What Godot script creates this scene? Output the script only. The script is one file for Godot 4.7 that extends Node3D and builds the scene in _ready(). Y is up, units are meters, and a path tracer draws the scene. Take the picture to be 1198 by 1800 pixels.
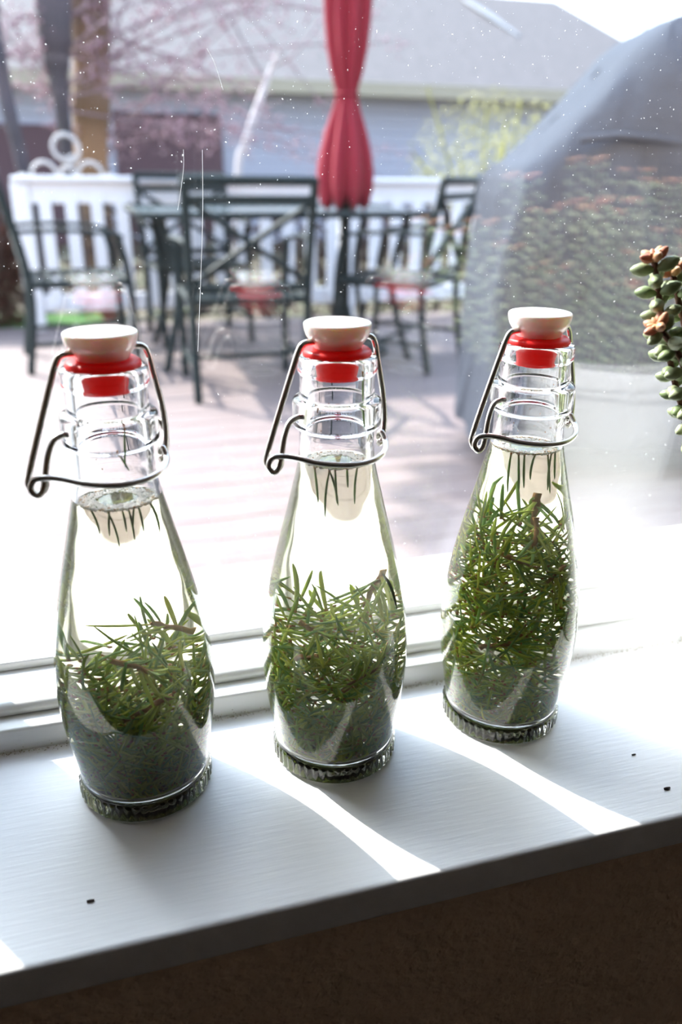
extends Node3D
# Three swing-top bottles of conifer needles on a sunny window sill, looking out on a deck.
# Metres, y up. Sill top is y = 0, the sill runs along x, outdoors is -z. Camera stands indoors.

const DECK := -0.685
const GLASS_Z := -0.377
const TAU2 := TAU

var rng := RandomNumberGenerator.new()
var M := {}
var taken := {}

# ---------------------------------------------------------------- mesh builder
class MB:
	var v := PackedVector3Array()
	var n := PackedVector3Array()
	var c := PackedColorArray()
	var ix := PackedInt32Array()
	var col := Color.WHITE

	# a closed skin of rows of points; wraps round each row; finds its own outside
	func grid(rows: Array, wrap := true, cols: Array = []) -> MB:
		var m := rows.size()
		var k: int = rows[0].size()
		var base := v.size()
		var nn := PackedVector3Array()
		nn.resize(m * k)
		var p := PackedVector3Array()
		for r in rows:
			p.append_array(r)
		var tri := PackedInt32Array()
		var vol := 0.0
		var mid := p[0]
		var jn := k if wrap else k - 1
		for i in m - 1:
			for j in jn:
				var j2 := (j + 1) % k
				var a := i * k + j
				var b := (i + 1) * k + j
				var d := (i + 1) * k + j2
				var e := i * k + j2
				var f1 := (p[b] - p[a]).cross(p[d] - p[a])
				var f2 := (p[d] - p[a]).cross(p[e] - p[a])
				if f1.length_squared() > 1e-22:
					nn[a] += f1
					nn[b] += f1
					nn[d] += f1
					tri.append_array([a, b, d])
					vol += (p[a] - mid).dot((p[b] - mid).cross(p[d] - mid))
				if f2.length_squared() > 1e-22:
					nn[a] += f2
					nn[d] += f2
					nn[e] += f2
					tri.append_array([a, d, e])
					vol += (p[a] - mid).dot((p[d] - mid).cross(p[e] - mid))
		for i in [0, m - 1]:
			if p[i * k].distance_squared_to(p[i * k + 1]) < 1e-16:
				var s := Vector3.ZERO
				for j in k:
					s += nn[i * k + j]
				for j in k:
					nn[i * k + j] = s
		var sg := 1.0 if vol > 0.0 else -1.0
		for i in m * k:
			v.append(p[i])
			n.append((nn[i] * sg).normalized())
			c.append(col if cols.is_empty() else cols[i / k])
		for t in range(0, tri.size(), 3):
			if sg > 0:
				ix.append_array([base + tri[t], base + tri[t + 2], base + tri[t + 1]])
			else:
				ix.append_array([base + tri[t], base + tri[t + 1], base + tri[t + 2]])
		return self

	func lathe(prof: Array, segs: int, at := Vector3.ZERO, ribs := 0) -> MB:
		var rows := []
		for q in prof:
			var r := PackedVector3Array()
			for j in segs:
				var a := TAU * j / segs
				var rad: float = q.x
				if ribs > 0 and q.y > 0.0007 and q.y < 0.0077 and q.x > 0.0282:
					rad += 0.0009 * (absf(cos(a * ribs / 2.0)) - 0.5)
				r.append(at + Vector3(rad * cos(a), q.y, rad * sin(a)))
			rows.append(r)
		return grid(rows)

	# a tube along points with a radius at each (closed ends); flat squeezes it across
	func tube(pts: Array, rad, sides := 8, flat := 1.0, cols: Array = []) -> MB:
		var rows := []
		var t0: Vector3 = (pts[1] - pts[0]).normalized()
		var nx := t0.cross(Vector3.UP if absf(t0.y) < 0.9 else Vector3.RIGHT).normalized()
		var ends := []
		for i in pts.size():
			var t: Vector3 = (pts[mini(i + 1, pts.size() - 1)] - pts[maxi(i - 1, 0)]).normalized()
			nx = (nx - t * nx.dot(t)).normalized()
			var ny := t.cross(nx)
			var rr: float = rad[i] if rad is Array else rad
			var row := PackedVector3Array()
			for j in sides:
				var a := TAU * j / sides
				row.append(pts[i] + nx * cos(a) * rr + ny * sin(a) * rr * flat)
			rows.append(row)
		var first := PackedVector3Array()
		var last := PackedVector3Array()
		for j in sides:
			first.append(pts[0])
			last.append(pts[pts.size() - 1])
		rows.push_front(first)
		rows.append(last)
		if not cols.is_empty():
			cols = [cols[0]] + cols + [cols[cols.size() - 1]]
		return grid(rows, true, cols)

	func tri(a: Vector3, b: Vector3, d: Vector3, out: Vector3) -> void:
		var f := (b - a).cross(d - a)
		if f.length_squared() < 1e-24:
			return
		var s := v.size()
		var nm := f.normalized()
		if f.dot(out) < 0.0:
			nm = -nm
			v.append_array([a, b, d])
		else:
			v.append_array([a, d, b])
		for i in 3:
			n.append(nm)
			c.append(col)
		ix.append_array([s, s + 1, s + 2])

	func quad(a: Vector3, b: Vector3, d: Vector3, e: Vector3, out: Vector3) -> void:
		tri(a, b, d, out)
		tri(a, d, e, out)

	func corner(at: Vector3, h: Vector3, bev: float, bas: Basis, sx: int, sy: int, sz: int, ax: int) -> Vector3:
		var p := Vector3(sx * (h.x - bev), sy * (h.y - bev), sz * (h.z - bev))
		p[ax] = h[ax] * [sx, sy, sz][ax]
		return at + bas * p

	# box with chamfered edges
	func box(at: Vector3, size: Vector3, bev := 0.002, bas := Basis.IDENTITY) -> MB:
		var h := size / 2.0
		bev = minf(bev, minf(h.x, minf(h.y, h.z)) * 0.9)
		for ax in 3:
			var b1 := (ax + 1) % 3
			var b2 := (ax + 2) % 3
			for s in [-1, 1]:
				var cs := []
				for uv in [[-1, -1], [1, -1], [1, 1], [-1, 1]]:
					var sg := [0, 0, 0]
					sg[ax] = s
					sg[b1] = uv[0]
					sg[b2] = uv[1]
					cs.append(corner(at, h, bev, bas, sg[0], sg[1], sg[2], ax))
				var o := Vector3.ZERO
				o[ax] = s
				quad(cs[0], cs[1], cs[2], cs[3], bas * o)
				for s2 in [-1, 1]:
					var e := []
					for s3 in [-1, 1]:
						var sg := [0, 0, 0]
						sg[ax] = s
						sg[b1] = s2
						sg[b2] = s3
						e.append(corner(at, h, bev, bas, sg[0], sg[1], sg[2], ax))
						e.append(corner(at, h, bev, bas, sg[0], sg[1], sg[2], b1))
					var o2 := Vector3.ZERO
					o2[ax] = s
					o2[b1] = s2
					quad(e[0], e[1], e[3], e[2], bas * o2)
		for sx in [-1, 1]:
			for sy in [-1, 1]:
				for sz in [-1, 1]:
					tri(corner(at, h, bev, bas, sx, sy, sz, 0), corner(at, h, bev, bas, sx, sy, sz, 1), corner(at, h, bev, bas, sx, sy, sz, 2), bas * Vector3(sx, sy, sz))
		return self

	# profile of (z, y) points drawn along x from x0 to x1, softened where it turns gently
	func along_x(prof: PackedVector2Array, x0: float, x1: float) -> MB:
		var k := prof.size()
		var area := 0.0
		for i in k:
			area += prof[i].cross(prof[(i + 1) % k])
		var sg := 1.0 if area > 0 else -1.0
		var fn := []
		for i in k:
			var d := prof[(i + 1) % k] - prof[i]
			fn.append(Vector2(d.y, -d.x).normalized() * sg)
		for i in k:
			var j := (i + 1) % k
			var na: Vector2 = fn[i]
			var nb: Vector2 = fn[i]
			if fn[(i + k - 1) % k].dot(fn[i]) > 0.75:
				na = (fn[i] + fn[(i + k - 1) % k]).normalized()
			if fn[j].dot(fn[i]) > 0.75:
				nb = (fn[i] + fn[j]).normalized()
			var a := prof[i]
			var b := prof[j]
			var s := v.size()
			v.append_array([Vector3(x0, a.y, a.x), Vector3(x1, a.y, a.x), Vector3(x1, b.y, b.x), Vector3(x0, b.y, b.x)])
			n.append_array([Vector3(0, na.y, na.x), Vector3(0, na.y, na.x), Vector3(0, nb.y, nb.x), Vector3(0, nb.y, nb.x)])
			c.append_array([col, col, col, col])
			var f := (v[s + 1] - v[s]).cross(v[s + 2] - v[s])
			if f.dot(Vector3(0, fn[i].y, fn[i].x)) > 0:
				ix.append_array([s, s + 2, s + 1, s, s + 3, s + 2])
			else:
				ix.append_array([s, s + 1, s + 2, s, s + 2, s + 3])
		var t := Geometry2D.triangulate_polygon(prof)
		for i in range(0, t.size(), 3):
			for xs in [[x0, -1], [x1, 1]]:
				var q := []
				for w in 3:
					q.append(Vector3(xs[0], prof[t[i + w]].y, prof[t[i + w]].x))
				tri(q[0], q[1], q[2], Vector3(xs[1], 0, 0))
		return self

	# turns the skin inside out: the side that counts as outside becomes the hollow
	func flip() -> MB:
		for i in n.size():
			n[i] = -n[i]
		for i in range(0, ix.size(), 3):
			var t := ix[i + 1]
			ix[i + 1] = ix[i + 2]
			ix[i + 2] = t
		return self

	func mesh() -> ArrayMesh:
		var a := []
		a.resize(Mesh.ARRAY_MAX)
		a[Mesh.ARRAY_VERTEX] = v
		a[Mesh.ARRAY_NORMAL] = n
		a[Mesh.ARRAY_COLOR] = c
		a[Mesh.ARRAY_INDEX] = ix
		var m := ArrayMesh.new()
		m.add_surface_from_arrays(Mesh.PRIMITIVE_TRIANGLES, a)
		return m

# ---------------------------------------------------------------- scene tree helpers
func numbered(called: String) -> String:
	var k: int = taken.get(called, 0)
	taken[called] = k + 1
	return called if k == 0 else "%s_%03d" % [called, k]

func put(called: String, mesh: Mesh, mat: Material, parent: Node = self, kind := "") -> MeshInstance3D:
	var o := MeshInstance3D.new()
	o.name = numbered(called) if parent == self else called
	o.mesh = mesh
	o.material_override = mat
	o.cast_shadow = GeometryInstance3D.SHADOW_CASTING_SETTING_ON
	parent.add_child(o, true)
	if kind:
		o.set_meta("kind", kind)
	return o

func tag(o: Node, label: String, category: String, group := "", kind := "") -> Node:
	o.set_meta("label", label)
	o.set_meta("category", category)
	if group:
		o.set_meta("group", group)
	if kind:
		o.set_meta("kind", kind)
	return o

func thing(called: String, label: String, category: String, at := Vector3.ZERO, turn := 0.0, group := "") -> Node3D:
	var o := Node3D.new()
	o.name = numbered(called)
	o.position = at
	o.rotation.y = turn
	add_child(o, true)
	tag(o, label, category, group)
	return o

func struct(called: String, mesh: Mesh, mat: Material, label := "", category := "") -> MeshInstance3D:
	var o := put(called, mesh, mat, self, "structure")
	if label:
		tag(o, label, category, "", "structure")
	return o

func scatter(called: String, mesh: Mesh, mat: Material, places: Array, cols: Array, parent: Node = self) -> MultiMeshInstance3D:
	var mm := MultiMesh.new()
	mm.transform_format = MultiMesh.TRANSFORM_3D
	mm.use_colors = not cols.is_empty()
	mm.mesh = mesh
	mm.instance_count = places.size()
	for i in places.size():
		mm.set_instance_transform(i, places[i])
		if not cols.is_empty():
			mm.set_instance_color(i, cols[i])
	var o := MultiMeshInstance3D.new()
	o.name = numbered(called) if parent == self else called
	o.multimesh = mm
	o.material_override = mat
	o.set_meta("kind", "stuff")
	parent.add_child(o, true)
	return o

func curve(pts: Array, steps: int) -> Array:
	var out := []
	var k := pts.size()
	for i in k - 1:
		for s in steps:
			out.append((pts[i] as Vector3).cubic_interpolate(pts[i + 1], pts[maxi(i - 1, 0)], pts[mini(i + 2, k - 1)], float(s) / steps))
	out.append(pts[k - 1])
	return out

func rnd(a: float, b: float) -> float:
	return rng.randf_range(a, b)

func rdir() -> Vector3:
	return Vector3(rng.randfn(), rng.randfn(), rng.randfn()).normalized()

# ---------------------------------------------------------------- materials
func noise(freq: float, seed_: int, size := 512, oct := 4, kind := FastNoiseLite.TYPE_SIMPLEX_SMOOTH, ramp: Gradient = null) -> NoiseTexture2D:
	var t := NoiseTexture2D.new()
	var f := FastNoiseLite.new()
	f.noise_type = kind
	f.frequency = freq
	f.seed = seed_
	f.fractal_octaves = oct
	t.noise = f
	t.width = size
	t.height = size
	t.seamless = true
	if ramp:
		t.color_ramp = ramp
	return t

func ramp(stops: Array) -> Gradient:
	var g := Gradient.new()
	var o := PackedFloat32Array()
	var c := PackedColorArray()
	for s in stops:
		o.append(s[0])
		c.append(s[1])
	g.offsets = o
	g.colors = c
	return g

func lin(r: float, g: float, b: float) -> Color:
	return Color(r, g, b).linear_to_srgb()

func mat(called: String, color: Color, rough := 0.6, metal := 0.0) -> StandardMaterial3D:
	var m := StandardMaterial3D.new()
	m.resource_name = called
	m.albedo_color = color
	m.roughness = rough
	m.metallic = metal
	M[called] = m
	return m

func tri_map(m: StandardMaterial3D, scale: Vector3, world := true) -> void:
	m.uv1_triplanar = true
	m.uv1_world_triplanar = world
	m.uv1_scale = scale

func relief(m: StandardMaterial3D, tex: Texture2D, cm: float) -> void:
	m.heightmap_enabled = true
	m.heightmap_texture = tex
	m.heightmap_scale = cm

func materials() -> void:
	var m := mat("sill_paint", lin(0.80, 0.80, 0.82), 0.4)
	tri_map(m, Vector3(3, 30, 30))
	relief(m, noise(0.02, 3, 512, 4), 0.008)
	m = mat("sash_paint", lin(0.80, 0.80, 0.79), 0.35)
	tri_map(m, Vector3(6, 40, 40))
	relief(m, noise(0.02, 5, 512, 3), 0.008)
	m = mat("wall_paint", lin(0.70, 0.55, 0.41), 0.75)
	tri_map(m, Vector3(4, 4, 4))
	relief(m, noise(0.035, 8, 1024, 4), 0.12)
	mat("ceiling_paint", lin(0.75, 0.73, 0.70), 0.9)
	m = mat("floor_wood", lin(0.03, 0.026, 0.023), 0.7)
	m = mat("glass", Color(1, 1, 1, 0.0), 0.0)
	m.refraction_enabled = true
	m.refraction_scale = 0.05
	# the three infusions are clouded to different degrees
	var infusions := {"infusion_clear": [lin(0.58, 0.555, 0.445), 0.12], "infusion_cloudy": [lin(0.60, 0.58, 0.475), 0.18], "infusion_green": [lin(0.64, 0.615, 0.48), 0.10]}
	for q in infusions:
		m = mat(q, Color(infusions[q][0], 0.0), 0.0)
		m.refraction_enabled = true
		m.refraction_scale = 0.0128   # glass against water
		m.backlight_enabled = true
		var w: float = infusions[q][1]
		m.backlight = lin(w, w, w * 0.88)
	m = mat("liquid_surface", Color(1, 1, 1, 0.0), 0.0)
	m.refraction_enabled = true
	m.refraction_scale = 0.033
	m = mat("pane_glass", Color(0.9, 0.92, 0.95, 0.001), 0.0)
	m.transparency = BaseMaterial3D.TRANSPARENCY_ALPHA
	m.backlight_enabled = true
	m.backlight = lin(0.0002, 0.0002, 0.0002)
	m = mat("ceramic", lin(0.86, 0.85, 0.82), 0.12)
	m.subsurf_scatter_enabled = true
	m.subsurf_scatter_strength = 0.2
	m = mat("rubber", lin(0.80, 0.03, 0.03), 0.35)
	m.backlight_enabled = true
	m.backlight = lin(0.85, 0.04, 0.035)
	mat("steel", lin(0.74, 0.71, 0.67), 0.24, 1.0)
	m = mat("needle", Color.WHITE, 0.4)
	m.vertex_color_use_as_albedo = true
	m.backlight_enabled = true
	m.backlight = Color(1, 1, 1)
	m = mat("bark", Color.WHITE, 0.8)
	m.vertex_color_use_as_albedo = true
	m = mat("leaf", Color.WHITE, 0.45)
	m.vertex_color_use_as_albedo = true
	m.backlight_enabled = true
	m.backlight = Color(0.6, 0.6, 0.6)
	m = mat("dry_twig", Color.WHITE, 0.95)
	m.metallic_specular = 0.2
	m.vertex_color_use_as_albedo = true
	m = mat("grain", Color.WHITE, 0.9)
	m.vertex_color_use_as_albedo = true
	m = mat("dust", lin(0.85, 0.85, 0.85), 0.9)
	m.backlight_enabled = true
	m.backlight = Color(1, 1, 1)
	m = mat("foam", lin(0.85, 0.85, 0.82), 0.4)
	m.backlight_enabled = true
	m.backlight = Color(1, 1, 1)
	m = mat("pot", lin(0.82, 0.82, 0.8), 0.3)
	m = mat("deck_wood", lin(1, 1, 1), 0.7)
	m.albedo_texture = noise(0.012, 11, 512, 5, FastNoiseLite.TYPE_SIMPLEX_SMOOTH, ramp([[0.0, lin(0.13, 0.094, 0.090)], [0.5, lin(0.185, 0.141, 0.137)], [1.0, lin(0.235, 0.193, 0.185)]]))
	tri_map(m, Vector3(0.4, 6, 6))
	m = mat("white_fence", lin(0.80, 0.79, 0.81), 0.5)
	m = mat("green_iron", lin(0.010, 0.019, 0.021), 0.55)
	m.metallic_specular = 0.3
	m = mat("umbrella_cloth", lin(0.25, 0.006, 0.022), 0.8)
	m.backlight_enabled = true
	m.backlight = lin(0.15, 0.01, 0.02)
	m = mat("grill_cloth", lin(0.075, 0.079, 0.098), 0.75)
	tri_map(m, Vector3(3, 3, 3))
	relief(m, noise(0.01, 21, 512, 4), 0.5)
	m = mat("siding", lin(0.45, 0.445, 0.53), 0.7)
	m = mat("fascia", lin(0.42, 0.36, 0.27), 0.7)
	m = mat("roofing", lin(1, 1, 1), 0.9)
	m.albedo_texture = noise(0.03, 31, 512, 5, FastNoiseLite.TYPE_SIMPLEX_SMOOTH, ramp([[0.0, lin(0.105, 0.095, 0.095)], [1.0, lin(0.165, 0.145, 0.145)]]))
	tri_map(m, Vector3(0.3, 0.3, 0.3))
	mat("dark_door", lin(0.10, 0.05, 0.06), 0.7)
	m = mat("lawn", lin(1, 1, 1), 0.95)
	m.albedo_texture = noise(0.02, 41, 512, 5, FastNoiseLite.TYPE_SIMPLEX_SMOOTH, ramp([[0.0, lin(0.05, 0.035, 0.025)], [0.5, lin(0.10, 0.08, 0.05)], [1.0, lin(0.08, 0.14, 0.04)]]))
	tri_map(m, Vector3(0.5, 0.5, 0.5))
	mat("outer_wall", lin(0.5, 0.5, 0.5), 0.8)

# ---------------------------------------------------------------- entry
func _ready() -> void:
	rng.seed = 20240611
	view_and_light()
	materials()
	room()
	window()
	sill()
	outdoors()
	bottles()
	plant()
	crumbs()

func view_and_light() -> void:
	var cam := Camera3D.new()
	cam.name = "camera"
	var at := CameraAttributesPhysical.new()
	at.frustum_focal_length = 18.826
	at.frustum_focus_distance = 0.357
	at.frustum_near = 0.01
	at.frustum_far = 300.0
	at.exposure_aperture = 4.6
	cam.attributes = at
	cam.keep_aspect = Camera3D.KEEP_HEIGHT
	cam.fov = 65.03
	cam.near = 0.01
	cam.far = 300.0
	add_child(cam)
	cam.position = Vector3(0, 0.25502, 0)
	var fwd := Vector3(0.26022321, -0.39256206, -0.88214449)
	cam.look_at_from_position(cam.position, cam.position + fwd, Vector3(0.10033931, 0.91966803, -0.37966134))
	cam.current = true

	var e := Environment.new()
	e.background_mode = Environment.BG_SKY
	var sky := Sky.new()
	var sm := PhysicalSkyMaterial.new()
	sm.rayleigh_coefficient = 4.2
	sm.mie_coefficient = 0.05
	sm.mie_eccentricity = 0.86
	sm.turbidity = 10.0
	sm.ground_color = Color(0.5, 0.45, 0.42)
	sky.sky_material = sm
	e.sky = sky
	e.background_energy_multiplier = 10.5
	e.tonemap_mode = Environment.TONE_MAPPER_LINEAR
	e.tonemap_exposure = 3.8
	e.sdfgi_enabled = true
	e.ssao_enabled = true
	e.ssil_enabled = true
	var w := WorldEnvironment.new()
	w.name = "world"
	w.environment = e
	add_child(w)

	var sun := DirectionalLight3D.new()
	sun.name = "sun"
	sun.light_color = Color(1.0, 0.975, 0.93)
	sun.light_energy = 1.0
	sun.light_angular_distance = 0.53
	sun.shadow_enabled = true
	add_child(sun)
	sun.look_at_from_position(Vector3.ZERO, Vector3(0.64, -1.0, 0.92), Vector3.UP)

# ---------------------------------------------------------------- the room
const X0 := -2.2
const X1 := 2.6
const WX0 := -0.33   # window opening
const WX1 := 1.05
const WY1 := 1.25

func slab(a: Vector3, b: Vector3) -> ArrayMesh:
	return MB.new().box((a + b) / 2.0, (b - a).abs(), 0.001).mesh()

func room() -> void:
	var zi := -0.2215
	var zo := -0.46
	var wb := MB.new()
	wb.box(Vector3((X0 + X1) / 2, (-0.75 - 0.02) / 2, (zi + zo) / 2), Vector3(X1 - X0, 0.73, zi - zo), 0.001)
	wb.box(Vector3((X0 + X1) / 2, (WY1 + 1.8) / 2, (zi + zo) / 2), Vector3(X1 - X0, 1.8 - WY1, zi - zo), 0.001)
	wb.box(Vector3((X0 + WX0) / 2, (WY1 - 0.02) / 2, (zi + zo) / 2), Vector3(WX0 - X0, WY1 + 0.02, zi - zo), 0.001)
	wb.box(Vector3((X1 + WX1) / 2, (WY1 - 0.02) / 2, (zi + zo) / 2), Vector3(X1 - WX1, WY1 + 0.02, zi - zo), 0.001)
	struct("wall_front", wb.mesh(), M.wall_paint, "dark tan textured wall below the white window sill", "wall")
	struct("wall_left", slab(Vector3(X0 - 0.1, -0.75, zo), Vector3(X0, 1.8, 4.0)), M.wall_paint)
	struct("wall_right", slab(Vector3(X1, -0.75, zo), Vector3(X1 + 0.1, 1.8, 4.0)), M.wall_paint)
	struct("wall_back", slab(Vector3(X0 - 0.1, -0.75, 4.0), Vector3(X1 + 0.1, 1.8, 4.1)), M.wall_paint)
	struct("floor", slab(Vector3(X0 - 0.1, -0.85, zo), Vector3(X1 + 0.1, -0.75, 4.1)), M.floor_wood)
	struct("ceiling", slab(Vector3(X0 - 0.1, 1.8, zo), Vector3(X1 + 0.1, 1.9, 4.1)), M.ceiling_paint)

func window() -> void:
	var w := Node3D.new()
	w.name = "window_1"
	add_child(w)
	tag(w, "white framed window with dusty scratched glass behind the bottles", "window", "", "structure")
	var r := PackedVector2Array()
	# fixed frame under the sash: a flat ledge with a softened front edge
	for q in [[-0.455, -0.03], [-0.455, 0.0127]]:
		r.append(Vector2(q[0], q[1]))
	for k in 5:
		var a := PI / 2 * k / 4.0
		r.append(Vector2(-0.3365 + 0.0015 * sin(a), 0.0112 + 0.0015 * cos(a)))
	r.append(Vector2(-0.335, -0.03))
	put("frame_ledge", MB.new().along_x(r, WX0, WX1).mesh(), M.sash_paint, w)
	# bottom rail of the sash
	r = PackedVector2Array()
	for q in [[-0.405, 0.0132], [-0.405, 0.0195]]:
		r.append(Vector2(q[0], q[1]))
	for k in 7:
		var a := PI / 2 * k / 6.0
		r.append(Vector2(-0.3490 + 0.0040 * sin(a), 0.0155 + 0.0040 * cos(a)))
	r.append(Vector2(-0.3458, 0.0132))
	put("bottom_rail", MB.new().along_x(r, WX0, WX1).mesh(), M.sash_paint, w)
	var gap := MB.new().box(Vector3((WX0 + WX1) / 2, 0.01295, -0.376), Vector3(WX1 - WX0, 0.0006, 0.058), 0.0001)
	put("weather_strip", gap.mesh(), mat("strip_rubber", lin(0.16, 0.14, 0.13), 0.8), w)
	put("glazing_bead", MB.new().box(Vector3((WX0 + WX1) / 2, 0.0218, -0.3772), Vector3(WX1 - WX0, 0.005, 0.0044), 0.0007).mesh(), M.sash_paint, w)
	# upright mullion just out of view on the left, side stiles and head
	put("mullion", MB.new().box(Vector3(-0.124, 0.63, -0.382), Vector3(0.046, 1.225, 0.056), 0.003).mesh(), M.sash_paint, w)
	for x in [WX0 + 0.025, WX1 - 0.025]:
		put("side_stile", MB.new().box(Vector3(x, 0.63, -0.382), Vector3(0.05, 1.225, 0.056), 0.003).mesh(), M.sash_paint, w)
	put("head_rail", MB.new().box(Vector3((WX0 + WX1) / 2, WY1 - 0.02, -0.382), Vector3(WX1 - WX0, 0.04, 0.056), 0.003).mesh(), M.sash_paint, w)
	for xs in [[WX0 + 0.04, -0.13], [-0.118, WX1 - 0.04]]:
		for z in [GLASS_Z - 0.0012, GLASS_Z - 0.0042, GLASS_Z - 0.0142, GLASS_Z - 0.0172]:
			var g := MB.new()
			g.quad(Vector3(xs[0], 0.0195, z), Vector3(xs[1], 0.0195, z), Vector3(xs[1], WY1 - 0.03, z), Vector3(xs[0], WY1 - 0.03, z), Vector3(0, 0, 1))
			put("pane", g.mesh(), M.pane_glass, w)
	# dust, dried drops and fine scratches on the inner pane
	var blob := MB.new().lathe([Vector2(0, -0.3), Vector2(0.8, -0.15), Vector2(1, 0), Vector2(0.8, 0.15), Vector2(0, 0.3)], 6).mesh()
	var pl := []
	for i in 3600:
		var x := rnd(-0.11, 0.42)
		var y := rnd(0.03, 0.40)
		if rng.randf() < 0.6:
			y = rnd(0.2, 0.42)
			x = rnd(-0.11, 0.33)
		var s := 0.00009 + 0.00022 * pow(rng.randf(), 4.0)
		var b := Basis(Vector3(0, 0, 1), rnd(0, TAU)) * Basis(Vector3(1, 0, 0), PI / 2)
		b = b.scaled_local(Vector3(s * rnd(1, 1.9), s * 0.5, s))
		pl.append(Transform3D(b, Vector3(x, y, GLASS_Z - 0.0012)))
	scatter("dust_specks", blob, M.dust, pl, [], w)
	var sc := MB.new()
	for q in [[Vector2(0.048, 0.262), Vector2(0.041, 0.176), 0.00010], [Vector2(0.040, 0.262), Vector2(0.036, 0.238), 0.00008], [Vector2(0.21, 0.36), Vector2(0.24, 0.335), 0.00008], [Vector2(-0.02, 0.35), Vector2(-0.01, 0.33), 0.00015], [Vector2(0.052, 0.30), Vector2(0.058, 0.285), 0.0001]]:
		var a := Vector3(q[0].x, q[0].y, GLASS_Z - 0.0012)
		var b := Vector3(q[1].x, q[1].y, GLASS_Z - 0.0012)
		sc.tube(curve([a, a.lerp(b, 0.35) + Vector3(0.0008, 0, 0), b], 5), q[2], 5)
	put("scratch_marks", sc.mesh(), M.dust, w, "stuff")

func sill() -> void:
	var r := PackedVector2Array()
	r.append(Vector2(-0.336, -0.0195))
	r.append(Vector2(-0.336, 0.0))
	for k in 9:
		var a := PI / 2 * k / 8.0
		r.append(Vector2(-0.2172 + 0.0022 * sin(a), -0.0018 + 0.0018 * cos(a)))
	for k in 5:
		var a := PI / 2 * k / 4.0
		r.append(Vector2(-0.2185 + 0.002 * cos(a), -0.0175 - 0.002 * sin(a)))
	var s := struct("trim_1", MB.new().along_x(r, WX0 - 0.05, WX1 + 0.05).mesh(), M.sill_paint, "white painted window sill board holding the three bottles", "window sill")
	s.set_meta("kind", "structure")
	# grime lodged in the joint between sill and frame
	var g := MB.new().lathe([Vector2(0, -1), Vector2(0.8, -0.6), Vector2(1, 0), Vector2(0.7, 0.7), Vector2(0, 1)], 5).mesh()
	var pl := []
	var cl := []
	for i in 1500:
		var x := rnd(-0.10, 0.42)
		var d := absf(rng.randfn()) * 0.0012
		var k := rnd(0.0001, 0.0003)
		var b := Basis.from_euler(Vector3(rnd(0, 6), rnd(0, 6), rnd(0, 6))).scaled_local(Vector3(k * rnd(1, 2), k * 0.6, k))
		if rng.randf() < 0.72:
			pl.append(Transform3D(b, Vector3(x, k * 0.3, -0.3347 + d)))
		else:
			pl.append(Transform3D(b, Vector3(x, d * 1.2, -0.3349)))
		var q := rnd(0.6, 1.3)
		cl.append(Color(0.42 * q, 0.36 * q, 0.27 * q))
	var o := scatter("joint_grime", g, M.grain, pl, cl)
	tag(o, "brown grime lying along the joint of sill and window frame", "grime", "", "stuff")

# ---------------------------------------------------------------- bottles
const BODY := [[0.0, 27.2], [0.6, 28.3], [1.4, 28.7], [7.0, 28.7], [7.8, 28.5], [8.6, 28.0], [13.5, 28.3], [20, 29.2], [29, 30.7], [37, 31.8], [44, 32.4], [51, 32.75], [58, 32.7], [65, 32.3], [73, 31.4], [82, 30.0], [91, 28.4], [102, 26.0], [113, 23.4], [122, 21.1], [130, 19.2], [137, 17.5], [142, 16.4], [146, 15.7], [150, 15.35], [158.2, 15.2], [159.2, 15.6], [159.7, 16.9], [160.4, 17.6], [161.4, 17.85], [169.8, 17.85], [170.8, 17.6], [171.5, 16.8], [171.9, 15.6], [172.6, 15.0], [180.6, 14.8], [181.3, 15.1], [181.9, 15.6], [182.8, 15.8], [186.6, 15.8], [187.6, 15.5], [188.2, 14.8]]
var body: Array = []

func outer(h: float) -> float:
	for i in BODY.size() - 1:
		if h <= BODY[i + 1][0]:
			var t: float = (h - BODY[i][0]) / (BODY[i + 1][0] - BODY[i][0])
			return lerpf(BODY[i][1], BODY[i + 1][1], t)
	return 14.8

func inner(h: float) -> float:
	if h < 7.0:
		return 18.0
	if h < 12.0:
		var t := (h - 6.6) / 5.4
		return 25.8 * sqrt(1.0 - (1.0 - t) * (1.0 - t))
	if h < 146.0:
		return outer(h) - 2.4
	return lerpf(12.9, 11.4, clampf((h - 146.0) / 30.0, 0, 1))

func smooth_body() -> Array:
	# rounder curves between the measured stations of the body
	var out := []
	for i in BODY.size() - 1:
		var a: Array = BODY[i]
		var b: Array = BODY[i + 1]
		var steps := 4 if b[0] - a[0] > 4.5 and a[0] > 8 and b[0] < 151 else 1
		var pa: Array = BODY[maxi(i - 1, 0)]
		var pb: Array = BODY[mini(i + 2, BODY.size() - 1)]
		for s in steps:
			var t := float(s) / steps
			out.append(Vector2(cubic_interpolate_in_time(a[1], b[1], pa[1], pb[1], t, b[0] - a[0], pa[0] - a[0], pb[0] - a[0]), lerpf(a[0], b[0], t)))
	out.append(Vector2(14.8, 188.2))
	return out

func glass_mesh(level: float) -> ArrayMesh:
	var prof := [Vector2(0, 2.2), Vector2(14, 1.9), Vector2(22, 1.2), Vector2(25.5, 0.1)]
	prof.append_array(smooth_body())
	prof.append_array([Vector2(13.6, 188.45), Vector2(12.2, 188.3), Vector2(11.5, 187.6), Vector2(11.3, 186.5)])
	# the inner wall down to the liquid; below that glass and liquid share a wall
	for h in [180.0, 170.0, 160.0, 152.0, 148.0, 146.0, 143.0, 140.0]:
		if h > level + 0.5:
			prof.append(Vector2(inner(h), h))
	prof.append(Vector2(inner(level), level))
	for i in prof.size():
		prof[i] = prof[i] / 1000.0
	return MB.new().lathe(prof, 300, Vector3.ZERO, 50).mesh()

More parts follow.
